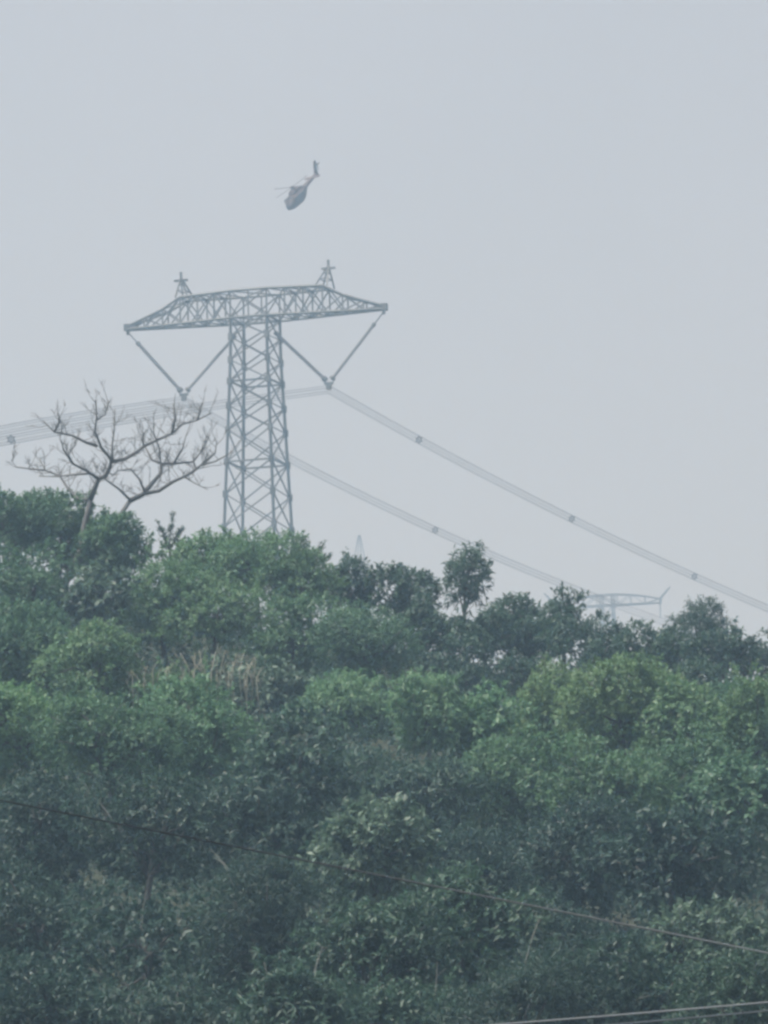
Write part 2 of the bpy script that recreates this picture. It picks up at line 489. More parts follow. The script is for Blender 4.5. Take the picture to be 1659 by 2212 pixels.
# cx, cy, rx, ry in a 1659 x 2212 picture; depth in metres
TREES = [
    # --- the skyline
    ('broadleaf_tree', 25, 1140, 95, 82, 326, 'small', 'mid', 'small-leaved green tree on the skyline at the photo edge beneath the bare tree', 1),
    ('broadleaf_tree', 135, 1170, 105, 85, 330, 'broad', 'mid', 'green skyline tree that the bare tree rises out of', 1),
    ('broadleaf_tree', 245, 1190, 85, 78, 327, 'broad', 'mid', 'rounded green skyline tree under the forked limb of the bare tree', 1),
    ('broadleaf_tree', 452, 1205, 85, 70, 327, 'broad', 'light', 'light green skyline tree just beside the pylon base, towards the bare tree', 1),
    ('broadleaf_tree', 548, 1225, 90, 72, 324, 'small', 'light', 'light green dome of leaves hiding the foot of the big pylon', 1),
    ('broadleaf_tree', 645, 1262, 85, 80, 322, 'small', 'light', 'pale green tree below the leafy sprig beside the pylon foot', 1),
    ('broadleaf_tree', 757, 1284, 60, 62, 330, 'broad', 'dark', 'dark round-topped skyline tree under the faint distant mast', 0.9),
    ('broadleaf_tree', 862, 1308, 78, 78, 330, 'broad', 'dark', 'dark knobbly skyline tree between the distant mast and the tall feathery tree', 0.8),
    ('feathery_tree', 1003, 1246, 46, 70, 333, 'droop', 'dark', 'tall narrow dark tree with drooping leaves standing above the skyline', 0.62),
    ('broadleaf_tree', 955, 1362, 100, 70, 326, 'sparse', 'dark', 'dark green tree under the tall drooping skyline tree', 0.58),
    ('broadleaf_tree', 1108, 1364, 104, 70, 330, 'sparse', 'dark', 'low dark skyline tree where the lower conductor meets the ridge', 0.54),
    ('open_crowned_tree', 1215, 1350, 95, 76, 333, 'sparse', 'dark', 'open dark tree in front of the far pylon arm, sky showing through', 0.26),
    ('open_crowned_tree', 1285, 1430, 112, 80, 330, 'sparse', 'dark', 'gappy dark tree just under the far pylon with bright holes in it', 0.22),
    ('open_crowned_tree', 1300, 1388, 58, 58, 335, 'sparse', 'dark', 'small open dark tree hiding the body of the far pylon', 0.36),
    ('broadleaf_tree', 1395, 1428, 100, 78, 330, 'sparse', 'dark', 'dark tree under the upturned end of the far pylon arm', 0.55),
    ('feathery_tree', 1508, 1374, 68, 76, 332, 'feather', 'dark', 'feathery skyline tree with spiky sprigs under the upper conductor', 0.45),
    ('open_crowned_tree', 1622, 1430, 90, 84, 333, 'sparse', 'dark', 'open dark skyline tree cut by the photo edge under the conductor', 0.29),
    ('open_crowned_tree', 1565, 1425, 80, 70, 326, 'sparse', 'dark', 'thin dark tree between the feathery skyline tree and the photo edge', 0.43),
    ('open_crowned_tree', 1425, 1410, 80, 66, 328, 'sparse', 'dark', 'thin dark tree between the far pylon end and the feathery skyline tree', 0.43),
    ('open_crowned_tree', 1150, 1392, 85, 66, 327, 'sparse', 'dark', 'low ragged dark tree filling the dip beside the far pylon', 0.55),
    ('open_crowned_tree', 1040, 1385, 80, 60, 327, 'sparse', 'dark', 'low ragged dark tree at the foot of the tall drooping tree', 0.5),
    # --- second rank
    ('broadleaf_tree', 62, 1292, 112, 92, 308, 'small', 'mid', 'mid green tree beside the lower trunk of the bare tree', 1),
    ('glossy_shrub', 212, 1305, 72, 74, 306, 'big', 'glossy', 'dark shrub with large pale shiny leaves beside the bare tree trunk', 0.75),
    ('broadleaf_tree', 335, 1305, 100, 86, 308, 'small', 'light', 'light green tree between the shiny-leaved shrub and the shaded hollow', 1),
    ('broadleaf_tree', 470, 1335, 92, 72, 306, 'small', 'light', 'light green tree directly above the pale dry stalks', 1),
    ('broadleaf_tree', 640, 1395, 112, 84, 312, 'broad', 'mid', 'shaded green tree in the hollow below the pylon', 0.8),
    ('broadleaf_tree', 800, 1400, 105, 86, 308, 'small', 'mid', 'mid green tree below the dark knobbly skyline tree', 0.9),
    ('broadleaf_tree', 965, 1465, 125, 80, 312, 'sparse', 'dark', 'dark tree with small sky gaps above the lime green middle band', 0.29),
    ('broadleaf_tree', 1140, 1460, 125, 82, 312, 'sparse', 'dark', 'dark tree below the spot where the lower conductor meets the ridge', 0.32),
    ('broadleaf_tree', 1480, 1495, 130, 78, 312, 'sparse', 'dark', 'dark tree under the feathery skyline tree', 0.30),
    ('broadleaf_tree', 1620, 1530, 90, 66, 310, 'broad', 'mid', 'mid green tree at the photo edge below the open skyline tree', 0.7),
    # --- third rank
    ('broadleaf_tree', 60, 1440, 115, 88, 288, 'small', 'mid', 'green tree at the photo edge, level with the dry stalks', 1),
    ('broadleaf_tree', 205, 1455, 90, 80, 284, 'broad', 'light', 'light green tree below the foot of the bare tree trunk', 0.95),
    ('broadleaf_tree', 345, 1545, 95, 58, 282, 'small', 'olive', 'olive green tree beside the pale dry stalks', 0.95),
    ('broadleaf_tree', 610, 1545, 100, 68, 284, 'big', 'glossy', 'dark tree with pale shiny leaves just past the dry stalks', 0.72),
    ('broadleaf_tree', 775, 1565, 100, 76, 282, 'droop', 'light', 'light green drooping tree in the middle band, next to the shiny-leaved tree', 0.9),
    ('broadleaf_tree', 915, 1585, 90, 82, 280, 'droop', 'light', 'pale green tree with hanging leaf fans in the middle of the slope', 0.9),
    ('broadleaf_tree', 1050, 1580, 95, 76, 280, 'big', 'light', 'big-leaved light green tree past the hanging leaf fans', 0.85),
    ('broadleaf_tree', 1205, 1585, 95, 76, 280, 'small', 'lime', 'lime green tree at the near side of the bright green stand', 1),
    ('broadleaf_tree', 1345, 1560, 105, 84, 278, 'small', 'lime', 'brightest lime green tree in the bright green stand', 1),
    ('broadleaf_tree', 1490, 1590, 105, 80, 276, 'broad', 'light', 'broad-leaved light green tree in the bright green stand', 0.95),
    ('broadleaf_tree', 1630, 1610, 90, 86, 274, 'small', 'lime', 'lime green tree of the bright green stand cut by the photo edge', 1),
    # --- fourth rank
    ('broadleaf_tree', 60, 1610, 125, 105, 254, 'broad', 'lime', 'lime green tree at the photo edge above the upper cable', 1),
    ('broadleaf_tree', 240, 1620, 125, 92, 252, 'small', 'mid', 'mid green tree above the upper cable, below the light green trees', 1),
    ('broadleaf_tree', 440, 1625, 130, 92, 250, 'broad', 'light', 'wide light green tree directly below the pale dry stalks', 0.9),
    ('broadleaf_tree', 640, 1700, 130, 105, 252, 'big', 'dark', 'dark big-leaved tree below the shiny-leaved tree of the slope', 0.75),
    ('broadleaf_tree', 855, 1740, 125, 100, 254, 'droop', 'dark', 'dark drooping tree under the hanging pale leaf fans', 0.75),
    ('broadleaf_tree', 1060, 1735, 125, 100, 252, 'broad', 'mid', 'mid green tree in the centre gap below the big-leaved light green tree', 0.85),
    ('broadleaf_tree', 1275, 1725, 130, 100, 250, 'broad', 'mid', 'mid green tree on the shadow edge of the bright green stand', 0.9),
    ('broadleaf_tree', 1470, 1735, 125, 100, 248, 'small', 'mid', 'small-leaved mid green tree below the bright green stand', 0.95),
    ('broadleaf_tree', 1625, 1760, 105, 105, 246, 'big', 'mid', 'big-leaved mid green tree at the photo edge below the bright stand', 0.85),
    # --- fifth rank; from here down darker leaf colours stand in for slope shade
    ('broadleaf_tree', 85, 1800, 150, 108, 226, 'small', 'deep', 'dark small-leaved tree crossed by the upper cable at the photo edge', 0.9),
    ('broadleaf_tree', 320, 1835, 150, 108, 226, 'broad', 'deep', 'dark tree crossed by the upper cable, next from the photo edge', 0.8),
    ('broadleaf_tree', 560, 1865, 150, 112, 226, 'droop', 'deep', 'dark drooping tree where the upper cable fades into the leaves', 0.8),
    ('broadleaf_tree', 790, 1880, 140, 112, 226, 'big', 'glossy', 'shiny big-leaved tree under the faint stretch of the upper cable', 0.8),
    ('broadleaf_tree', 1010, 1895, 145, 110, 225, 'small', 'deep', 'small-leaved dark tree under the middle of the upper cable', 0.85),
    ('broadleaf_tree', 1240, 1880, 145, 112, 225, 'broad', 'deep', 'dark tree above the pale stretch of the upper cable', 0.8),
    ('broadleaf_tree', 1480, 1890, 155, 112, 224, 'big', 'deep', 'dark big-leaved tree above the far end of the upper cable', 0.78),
    # --- sixth rank
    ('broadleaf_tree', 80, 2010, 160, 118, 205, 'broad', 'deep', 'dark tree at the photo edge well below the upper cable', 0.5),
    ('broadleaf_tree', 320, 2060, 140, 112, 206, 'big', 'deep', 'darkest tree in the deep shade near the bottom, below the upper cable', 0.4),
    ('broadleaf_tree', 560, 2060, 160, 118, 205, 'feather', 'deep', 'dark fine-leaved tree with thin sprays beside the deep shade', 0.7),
    ('broadleaf_tree', 800, 2085, 150, 118, 204, 'broad', 'dark', 'dark green tree near the bottom beside the fine-leaved tree', 0.85),
    ('broadleaf_tree', 1015, 2050, 145, 118, 204, 'big', 'dark', 'dark green big-leaved tree below the middle of the upper cable', 0.78),
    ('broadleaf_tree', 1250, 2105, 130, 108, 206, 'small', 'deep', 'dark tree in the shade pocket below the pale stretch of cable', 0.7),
    ('broadleaf_tree', 1510, 2070, 150, 92, 203, 'big', 'glossy', 'shiny-leaved tree between the upper cable and the pair of lower cables', 0.78),
    # --- lowest rank
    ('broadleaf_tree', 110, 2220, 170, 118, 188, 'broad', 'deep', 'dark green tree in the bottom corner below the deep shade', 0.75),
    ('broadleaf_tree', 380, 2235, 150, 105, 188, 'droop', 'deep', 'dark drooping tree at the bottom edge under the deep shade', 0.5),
    ('broadleaf_tree', 640, 2215, 160, 112, 187, 'droop', 'dark', 'dark green tree with long leaf sprays at the bottom edge', 0.85),
    ('broadleaf_tree', 890, 2240, 150, 112, 187, 'broad', 'dark', 'dark green tree at the bottom edge near the start of the lower cables', 0.8),
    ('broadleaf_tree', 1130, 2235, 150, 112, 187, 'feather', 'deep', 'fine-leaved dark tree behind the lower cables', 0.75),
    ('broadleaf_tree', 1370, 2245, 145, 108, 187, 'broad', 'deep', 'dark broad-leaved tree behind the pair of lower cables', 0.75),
    ('broadleaf_tree', 1610, 2225, 140, 108, 186, 'small', 'dark', 'dark small-leaved tree in the bottom corner behind the lower cables', 0.8),
]
for nm, cx, cy, rx, ry, d, st, co, lab, dn in TREES:
    tree(nm, cx, cy, rx, ry, d, st, co, lab, 'shrub' if 'shrub' in nm else 'tree', dn)

# undergrowth: an uncountable leafy cover on the slope
rng = np.random.default_rng(5)
nU = 70000
ux = rng.uniform(-1, 1, nU); uy = rng.uniform(160, 345, nU)
ux = ux * (uy * 0.0524 + 6)
uz = gz(ux, uy) + rng.random(nU) ** 1.6 * (0.6 + 0.9 * np.clip(np.sin(ux * 0.9) * np.sin(uy * 0.4) + 0.3, 0, 1))
Nn = unit(rng.normal(size=(nU, 3)) * 0.5 + np.array([0, -0.3, 1]))
V, F = leaves(np.stack([ux, uy, uz], 1), Nn, rng, 0.19, 0.45, 6, 0.35, 0.35)
o = obj('undergrowth', mesh_tris('undergrowth', V, F), LEAF['deep'])
tag(o, 'dark leafy undergrowth covering the ground between the trees', 'undergrowth', None, 'stuff')

# ------------------------------------------------------------------ bare tree
BD = 328.0


def bp(x, y, dy=0.0):           # points traced in a local drawing of the bare tree, with real depth
    return at(x * 0.3906, 810 + y * 0.3906, BD + dy)


broot_p = at(112, 1400, BD - 1.0)
broot = empty('bare_tree', (broot_p.x, broot_p.y, float(gz(broot_p.x, broot_p.y))))
tag(broot, 'leafless tree with forked spreading limbs rising above the skyline beside the pylon', 'tree')
boff = Vector(broot.location)
rb = random.Random(11)
mpx = mpp(BD)
LIMBS = [   # (points (x,y,dy)), start radius, end radius (m)
    ([(500, 690, 0), (527, 620, -.2), (545, 575, -.3), (585, 560, -.4), (610, 505, -.5), (615, 468, -.6), (560, 400, -.8), (525, 312, -1), (535, 230, -1.1), (530, 140, -1.2)], .105, .02),
    ([(535, 392, -.9), (480, 375, -1.3), (400, 335, -1.7), (300, 315, -2.1), (235, 250, -2.3)], .06, .015),
    ([(615, 480, -.6), (690, 465, -.1), (760, 425, .4), (795, 395, .7), (880, 355, 1.0), (950, 325, 1.3), (1010, 272, 1.6), (1090, 250, 1.9), (1170, 210, 2.1)], .075, .02),
    ([(950, 325, 1.3), (968, 245, 1.2), (960, 160, 1.1)], .05, .03),
    ([(795, 395, .7), (788, 350, .6), (810, 300, .4)], .04, .015),
    ([(545, 575, -.3), (480, 530, -.9), (400, 490, -1.4), (350, 410, -1.8), (340, 360, -1.9)], .06, .015),
    ([(500, 545, -.7), (400, 552, -.2), (320, 562, .2), (215, 560, .5)], .045, .015),
    ([(400, 490, -1.4), (380, 440, -1.2), (420, 380, -1.0)], .04, .012),
    ([(497, 692, 0), (430, 685, .6), (372, 622, 1.1), (330, 558, 1.5), (250, 528, 1.9), (215, 455, 2.1)], .065, .015),
    ([(250, 528, 1.9), (170, 520, 2.2), (90, 510, 2.5), (60, 470, 2.6)], .035, .012),
    ([(720, 695, .4), (790, 660, .6), (850, 590, .8), (892, 540, .9), (890, 490, 1.0), (840, 470, 1.3), (805, 400, 1.5)], .095, .03),
    ([(720, 692, .4), (660, 632, -.3), (600, 590, -.8), (560, 560, -1.1)], .05, .02),
    ([(800, 655, .6), (880, 640, .1), (960, 588, -.4), (1040, 552, -.8), (1110, 500, -1.1), (1190, 478, -1.4), (1262, 440, -1.6)], .075, .018),
    ([(1110, 500, -1.1), (1190, 432, -1.3), (1200, 360, -1.4)], .04, .012),
    ([(890, 492, 1.0), (960, 490, 1.4), (1070, 480, 1.7), (1130, 400, 2.0), (1160, 330, 2.1)], .05, .015),
    ([(960, 490, 1.4), (1010, 405, 1.2), (1030, 330, 1.1)], .04, .014),
    ([(1020, 565, -.7), (1080, 600, -1.0), (1150, 635, -1.2)], .03, .01),
    ([(800, 645, .6), (770, 575, .1), (722, 520, -.2), (650, 530, -.4), (620, 560, -.5)], .04, .014),
    ([(622, 470, -.6), (620, 390, -.4), (632, 300, -.2), (636, 190, -.1)], .045, .014),
    ([(890, 500, 1.0), (880, 400, .9), (850, 320, .8), (850, 240, .8)], .035, .012),
    ([(1070, 480, 1.7), (1090, 520, 1.6), (1180, 500, 1.9)], .03, .01),
    ([(535, 250, -1.1), (580, 220, -1.0), (600, 150, -.9)], .03, .012),
    ([(300, 315, -2.1), (330, 260, -2.2), (320, 240, -2.2)], .04, .02),
    ([(1090, 250, 1.9), (1110, 200, 1.8), (1108, 175, 1.8)], .035, .02),
]
tw = MB()
for pts, r0, r1 in LIMBS:
    P = [bp(*p) - boff for p in pts]
    n = len(P)
    MB().tube(P, [1.3 * (r0 + (r1 - r0) * (i / (n - 1))) for i in range(n)], 7).build('limb', BARE, broot, True)
    for i in range(1, n):
        for _ in range(3):
            s = P[i - 1].lerp(P[i], rb.random())
            dr = Vector((rb.uniform(-1, 1), rb.uniform(-.8, .8), rb.uniform(-0.1, 1.3))).normalized()
            ln = rb.uniform(0.35, 1.05)
            mid = s + dr * ln * 0.5
            e = s + dr * ln + Vector((rb.uniform(-.15, .15), 0, 0.14))
            tw.tube([s, mid, e], [0.018, 0.012, 0.005], 4)
            for _k in range(4):
                s2 = s.lerp(e, rb.uniform(0.35, 1.0))
                d2 = (dr + Vector((rb.uniform(-1, 1), rb.uniform(-1, 1), rb.uniform(-.3, 1)))).normalized()
                tw.tube([s2, s2 + d2 * rb.uniform(0.15, 0.45)], [0.012, 0.006], 3)
tw.build('twigs', BARE, broot)
tp = [Vector(broot.location) - Vector((0, 0, .3)), at(118, 1340, BD - .8), at(132, 1285, BD - .7), at(150, 1235, BD - .4), at(172, 1195, BD - .2), at(183, 1130, BD), bp(482, 770), bp(500, 690)]
MB().tube([p - boff for p in tp], [.20, .19, .18, .17, .14, .12, .115, .105], 8).build('trunk', BARE, broot, True)
tp = [at(155, 1230, BD - .4), at(190, 1190, BD), at(222, 1160, BD + .2), bp(655, 790, .4), bp(720, 693, .4)]
MB().tube([p - boff for p in tp], [.14, .12, .115, .11, .10], 8).build('limb', BARE, broot, True)


# spiky shoots on the skyline between the bare tree and the pylon, and the leafy sprig beside its foot
def sprig(name, label, d, stems, colour, L, nl, rad=0.03):
    base = at(stems[0][0][0], stems[0][0][1], d)
    g = float(gz(base.x, base.y))
    root = empty(name, (base.x, base.y, min(g, base.z - 0.5)))
    tag(root, label, 'shrub')
    off = np.array(root.location)
    rg = np.random.default_rng(int(stems[0][0][0]))
    for k, pts in enumerate(stems):
        P = [at(x, y, d + 0.15 * k) - Vector(off) for x, y in pts]
        if k == 0:
            P = [Vector((0, 0, -.2))] + P
        MB().tube(P, [rad * (1.3 - 0.8 * i / (len(P) - 1)) for i in range(len(P))], 6).build('stem', BARK, root, True)
        Q = np.array([list(p) for p in P[1 if k == 0 else 0:]])
        tt = rg.uniform(0.25, 1.0, nl) * (len(Q) - 1)
        i0 = np.minimum(tt.astype(int), len(Q) - 2)
        f = (tt - i0)[:, None]
        pos = Q[i0] * (1 - f) + Q[i0 + 1] * f
        tang = unit(Q[i0 + 1] - Q[i0])
        nn = unit(tang * 1.1 + 0.5 * rg.normal(size=(nl, 3)))
        V, F = leaves(pos, nn, rg, L, 0.3, 5, 0.18, 0.05)
        obj('leaf_spray', mesh_tris('leaf_spray', V, F), LEAF[colour], root)


sprig('spiky_shrub', 'spiky dark shoots standing on the skyline between bare tree and pylon', 327,
      [[(366, 1190), (368, 1150), (376, 1108)], [(366, 1190), (352, 1150), (338, 1126)], [(366, 1190), (380, 1160), (392, 1144)]], 'dark', 0.17, 34)
sprig('leafy_sprig', 'dark leafy sprig sticking out beyond the pylon foot against the sky', 324,
      [[(650, 1240), (676, 1206), (702, 1172)], [(650, 1240), (655, 1200), (660, 1166)], [(650, 1240), (690, 1212), (712, 1200)], [(650, 1235), (636, 1195), (640, 1168)]], 'dark', 0.2, 26)

# pale dry stalks half way up the slope
DD = 278
STALKS = [(395, 1440, 1500), (427, 1422, 1480), (455, 1410, 1490), (509, 1430, 1490), (530, 1424, 1490), (548, 1420, 1480), (296, 1448, 1490), (318, 1440, 1480), (348, 1444, 1490), (360, 1430, 1480), (403, 1412, 1480), (418, 1402, 1492), (437, 1404, 1470), (447, 1428, 1500), (474, 1400, 1475), (464, 1434, 1505), (500, 1416, 1490), (519, 1406, 1495),
          (541, 1414, 1500), (556, 1436, 1500), (283, 1440, 1480), (334, 1422, 1470), (371, 1436, 1490), (489, 1446, 1530)]
bs = at(440, 1520, DD)
dry = empty('dry_stalks', (bs.x, bs.y, float(gz(bs.x, bs.y))))
tag(dry, 'clump of pale dry upright stalks half way up the green slope', 'dead shrub')
rs = random.Random(3)
for x, y0, y1 in STALKS:
    dj = DD + rs.uniform(-.5, .5)
    a = at(x + rs.uniform(-8, 8), y1 + 60, dj) - Vector(dry.location)
    b = at(x + rs.uniform(-9, 9), (y0 + y1) / 2, dj) - Vector(dry.location)
    c = at(x, y0, dj) - Vector(dry.location)
    c = c + Vector((rs.uniform(-.25, .25), rs.uniform(-.2, .2), rs.uniform(-.2, .08)))
    rr = rs.uniform(.45, 1.0)
    t = MB().tube([a, b, c], [.030 * rr, .026 * rr, .010], 5)
    for _ in range(4):
        q = rs.uniform(.3, .95)
        s = a.lerp(c, q)
        t.tube([s, s + Vector((rs.uniform(-.3, .3), rs.uniform(-.2, .2), rs.uniform(.2, .5)))], [.014, .006], 4)
    t.build('stalk', DRY, dry, True)

# ------------------------------------------------------------------ lattice pylons
ub = MB().box((0, 0, 0.5), 1, 1, 1)
UNIT = mesh_py('steel_bar', ub.v, ub.f)
UNIT.materials.append(STEEL)


def bar(name, parent, a, b, th):
    a, b = Vector(a), Vector(b)
    o = bpy.data.objects.new(name, UNIT)
    COL.objects.link(o)
    o.parent = parent
    dv = b - a
    q = dv.to_track_quat('Z', 'Y')
    o.matrix_basis = Matrix.LocRotScale(a, q, Vector((th, th, dv.length)))
    return o


TD, TH = 1000.0, math.radians(19)
pc = at(551, 690, TD)
TG = float(gz(pc.x, pc.y))
tower = empty('transmission_pylon', (pc.x, pc.y, TG), -TH)
tag(tower, 'tall grey lattice power pylon with wide cross-arm and V-shaped insulators', 'pylon')
HA = pc.z - TG
SC = mpp(TD)
ROWS = [690, 732, 783, 830, 884, 937, 1007, 1078, 1150, 1235]
ZL = [HA - (r - 690) * SC for r in ROWS]
WL = [5.35 + (7.3 - 5.35) * max(0, (r - 760)) / (1150 - 760) if r > 760 else 5.35 for r in ROWS]
while ZL[-1] > 8:
    ZL.append(ZL[-1] - 6.5); WL.append(WL[-1] + 0.75)
ZL.append(-0.3); WL.append(WL[-1] + 0.9)
CORN = ((-1, -1), (1, -1), (1, 1), (-1, 1))
nv = len(ZL)


def corner(i, c):
    return Vector((CORN[c][0] * WL[i] / 2, CORN[c][1] * WL[i] / 2, ZL[i]))


for c in range(4):
    lg = MB()
    for i in range(nv - 1):
        lg.tube([corner(i + 1, c), corner(i, c)], 0.23, 4)
    lg.build('leg', STEEL, tower)
for i in range(nv - 1):
    for c in range(4):
        c2 = (c + 1) % 4
        bar('brace', tower, corner(i, c), corner(i + 1, c2), 0.17)
        bar('brace', tower, corner(i, c2), corner(i + 1, c), 0.17)
        if i in (0, 3, 6, 9, 12) or i == nv - 2:
            bar('horizontal_strut', tower, corner(i, c), corner(i, c2), 0.24)
for i in range(1, 10):                                    # joint plates
    for c in range(4):
        MB().box(corner(i, c), 0.6, 0.6, 0.95).build('joint_plate', STEEL, tower)

XS = [2.67, 5.2, 7.8, 10.5, 13.3, 16.2, 18.8]


def bw(x):
    return 2.67 if x <= 2.7 else 2.67 + (0.35 - 2.67) * (x - 2.67) / (18.8 - 2.67)


def topz(x):
    return float(np.interp(x, (0, 10.5, 13.3, 18.8), (3.8, 3.7, 2.25, 0.45)))


def arm_pt(sx, x, sy, up):
    return Vector((sx * x, sy * bw(x), HA + (topz(x) if up else 0.0)))


for sy in (-1, 1):
    for up in (0, 1):
        ch = MB()
        pts = [arm_pt(-1, x, sy, up) for x in reversed(XS)] + [arm_pt(1, x, sy, up) for x in XS]
        for p, q in zip(pts[:-1], pts[1:]):
            ch.tube([p, q], 0.19, 4)
        ch.build('cross_arm_chord', STEEL, tower)
for sx in (-1, 1):
    for i in range(len(XS) - 1):
        x0, x1 = XS[i], XS[i + 1]
        for sy in (-1, 1):
            bar('arm_brace', tower, arm_pt(sx, x0, sy, 0), arm_pt(sx, x1, sy, 1), 0.17)
            bar('arm_brace', tower, arm_pt(sx, x0, sy, 1), arm_pt(sx, x1, sy, 0), 0.17)
            bar('arm_post', tower, arm_pt(sx, x0, sy, 0), arm_pt(sx, x0, sy, 1), 0.19)
        for up in (0, 1):
            bar('arm_brace', tower, arm_pt(sx, x0, -1, up), arm_pt(sx, x1, 1, up), 0.15)
            bar('arm_brace', tower, arm_pt(sx, x0, 1, up), arm_pt(sx, x1, -1, up), 0.15)
            bar('arm_brace', tower, arm_pt(sx, x1, -1, up), arm_pt(sx, x1, 1, up), 0.15)
for sy in (-1, 1):
    bar('arm_brace', tower, (-2.67, sy * 2.67, HA), (2.67, sy * 2.67, HA + 3.7), 0.17)
    bar('arm_brace', tower, (2.67, sy * 2.67, HA), (-2.67, sy * 2.67, HA + 3.7), 0.17)
    bar('arm_post', tower, (0, sy * 2.67, HA), (0, sy * 2.67, HA + 3.7), 0.17)
for up in (0.02, 3.7):
    bar('arm_brace', tower, (-2.67, -2.67, HA + up), (2.67, 2.67, HA + up), 0.15)
    bar('arm_brace', tower, (2.67, -2.67, HA + up), (-2.67, 2.67, HA + up), 0.15)
CLAMP = {}
PEAK = {}
for sx in (-1, 1):
    tip = MB().box((sx * 18.9, 0, HA + 0.28), 0.95, 0.9, 0.95)
    tip.box((sx * 18.9, 0, HA - 0.45), 0.35, 0.3, 0.6)
    tip.build('arm_tip_plate', STEEL, tower)
    # earth-wire peak
    ap = Vector((sx * 10.9, 0, HA + 3.5 + 3.3))
    pk = empty('earth_wire_peak', (0, 0, 0)); pk.parent = tower
    bse = [Vector((sx * x, sy * bw(10.5), HA + topz(10.2))) for x in (9.4, 11.2) for sy in (-1, 1)]
    for q in bse:
        bar('peak_leg', pk, q, ap, 0.17)
    for f in (0.35, 0.65):
        r = [q.lerp(ap, f) for q in bse]
        for i, j in ((0, 1), (1, 3), (3, 2), (2, 0)):
            bar('peak_brace', pk, r[i], r[j], 0.11)
    bar('peak_top_bar', pk, ap + Vector((-1.0, 0, -0.45)), ap + Vector((1.0, 0, -0.45)), 0.3)
    bar('peak_top_bar', pk, ap + Vector((0, 0, -0.6)), ap + Vector((0, 0, 0.75)), 0.28)
    PEAK[sx] = ap
    # insulator V
    vb = Vector((sx * 10.7, 0, HA - 9.75))
    CLAMP[sx] = vb + Vector((0, 0, -0.9))
    for a in (Vector((sx * 18.7, 0, HA - 0.6)), Vector((sx * 2.85, 0, HA - 2.0))):
        dv = (vb - a)
        b = vb - dv.normalized() * 0.5
        st = MB()
        n = 34
        i0 = 0.17 if abs(a.x) > 10 else 0.03
        s0 = a.lerp(b, i0)
        pts, rad = [], []
        for k in range(n):
            for fr, rr in ((0.0, 0.12), (0.3, 0.29), (0.55, 0.27), (0.8, 0.12)):
                pts.append(s0.lerp(b, (k + fr) / n)); rad.append(rr)
        st.tube(pts, rad, 8)
        so_ = st.build('insulator_string', GLASSY, tower, True)
        lk = MB().tube([a, s0], 0.09, 5)
        lk.tube([s0 - dv.normalized() * 0.25, s0 + dv.normalized() * 0.25], 0.3, 8)
        lk.tube([b - dv.normalized() * 0.55, b - dv.normalized() * 0.1], 0.42, 10)
        lk.build('hanger_link', STEEL, so_)
    yk = MB().box(vb + Vector((0, 0, -0.05)), 1.3, 0.16, 0.35)
    yk.box(vb + Vector((0, 0, -0.55)), 0.7, 0.35, 0.8)
    yk.build('yoke_plate', STEEL, tower)

bpy.context.view_layer.update()


# conductors: bundles of six wires, each with spacers
PATHS = {}


def bundle(name, label, sx, px0, py0, k1, k2, l1, l2, spacers):
    start = tower.matrix_world @ CLAMP[sx]
    # pixel position of the clamp, to hang both spans from it
    v = start - CAM
    zc = v.dot(FWD)
    px0 = 829.5 + v.dot(RGT) / zc / K
    py0 = 1106 - v.dot(UPV) / zc / K
    d0 = start.y

    def P(dx):
        if dx >= 0:
            return at(px0 + dx, py0 + k1 * dx - k2 * dx * dx, d0 * (1 + 0.000186 * dx))
        u = -dx
        return at(px0 - u, py0 + l1 * u + l2 * u * u, d0 * (1 - 0.000186 * u))
    root = empty(name, start)
    tag(root, label, 'power line', 'conductor bundles of the pylon')
    xs = list(np.arange(-1000, 0, 40)) + list(np.arange(0, 1300, 30))
    ctr = [P(x) for x in xs]
    R = 0.56
    PATHS[sx] = ctr
    for k in range(8):
        a = math.pi / 8 + k * math.pi / 4
        pts = []
        for i, p in enumerate(ctr):
            t = (ctr[min(i + 1, len(ctr) - 1)] - ctr[max(i - 1, 0)]).normalized()
            s = t.cross(Vector((0, 0, 1))).normalized()
            u = s.cross(t)
            pts.append(p + s * R * math.cos(a) + u * R * math.sin(a) - start)
        MB().tube(pts, 0.021, 4).build('conductor', WIRE, root)
    for px in spacers:
        dx = px - px0
        p, q = P(dx), P(dx + 1)
        t = (q - p).normalized()
        s = t.cross(Vector((0, 0, 1))).normalized()
        u = s.cross(t)
        sp = MB()
        ring = [p + s * 0.36 * math.cos(j * math.pi / 3) + u * 0.36 * math.sin(j * math.pi / 3) - start for j in range(7)]
        sp.tube(ring, 0.09, 5)
        sp.tube([p - t * 0.12 - start, p + t * 0.12 - start], 0.11, 8)
        for j in range(6):
            a = math.pi / 6 + j * math.pi / 3
            dirv = s * math.cos(a) + u * math.sin(a)
            sp.tube([p + dirv * 0.30 - start, p + dirv * 0.62 - start], 0.085, 5)
        sp.build('spacer', WIRE, root)


bundle('conductor_bundle', 'upper conductor bundle sloping from the pylon insulator nearer the photo edge of the far arm', 1, 710, 850, .575, .00008, .13, .00004, (24, 905, 1235, 1500))
bundle('conductor_bundle', 'lower conductor bundle passing behind the pylon and meeting the ridge at the far pylon', -1, 398, 870, .575, .00011, .13, .00008, (940, -120))
# spell the first label by what one can see
for o in bpy.data.objects:
    if o.name == 'conductor_bundle':
        o['label'] = 'upper of two grey conductor bundles, sloping down from the pylon with three spacers'
    if o.name == 'conductor_bundle.001':
        o['label'] = 'lower of two grey conductor bundles, passing behind the pylon to the ridge'

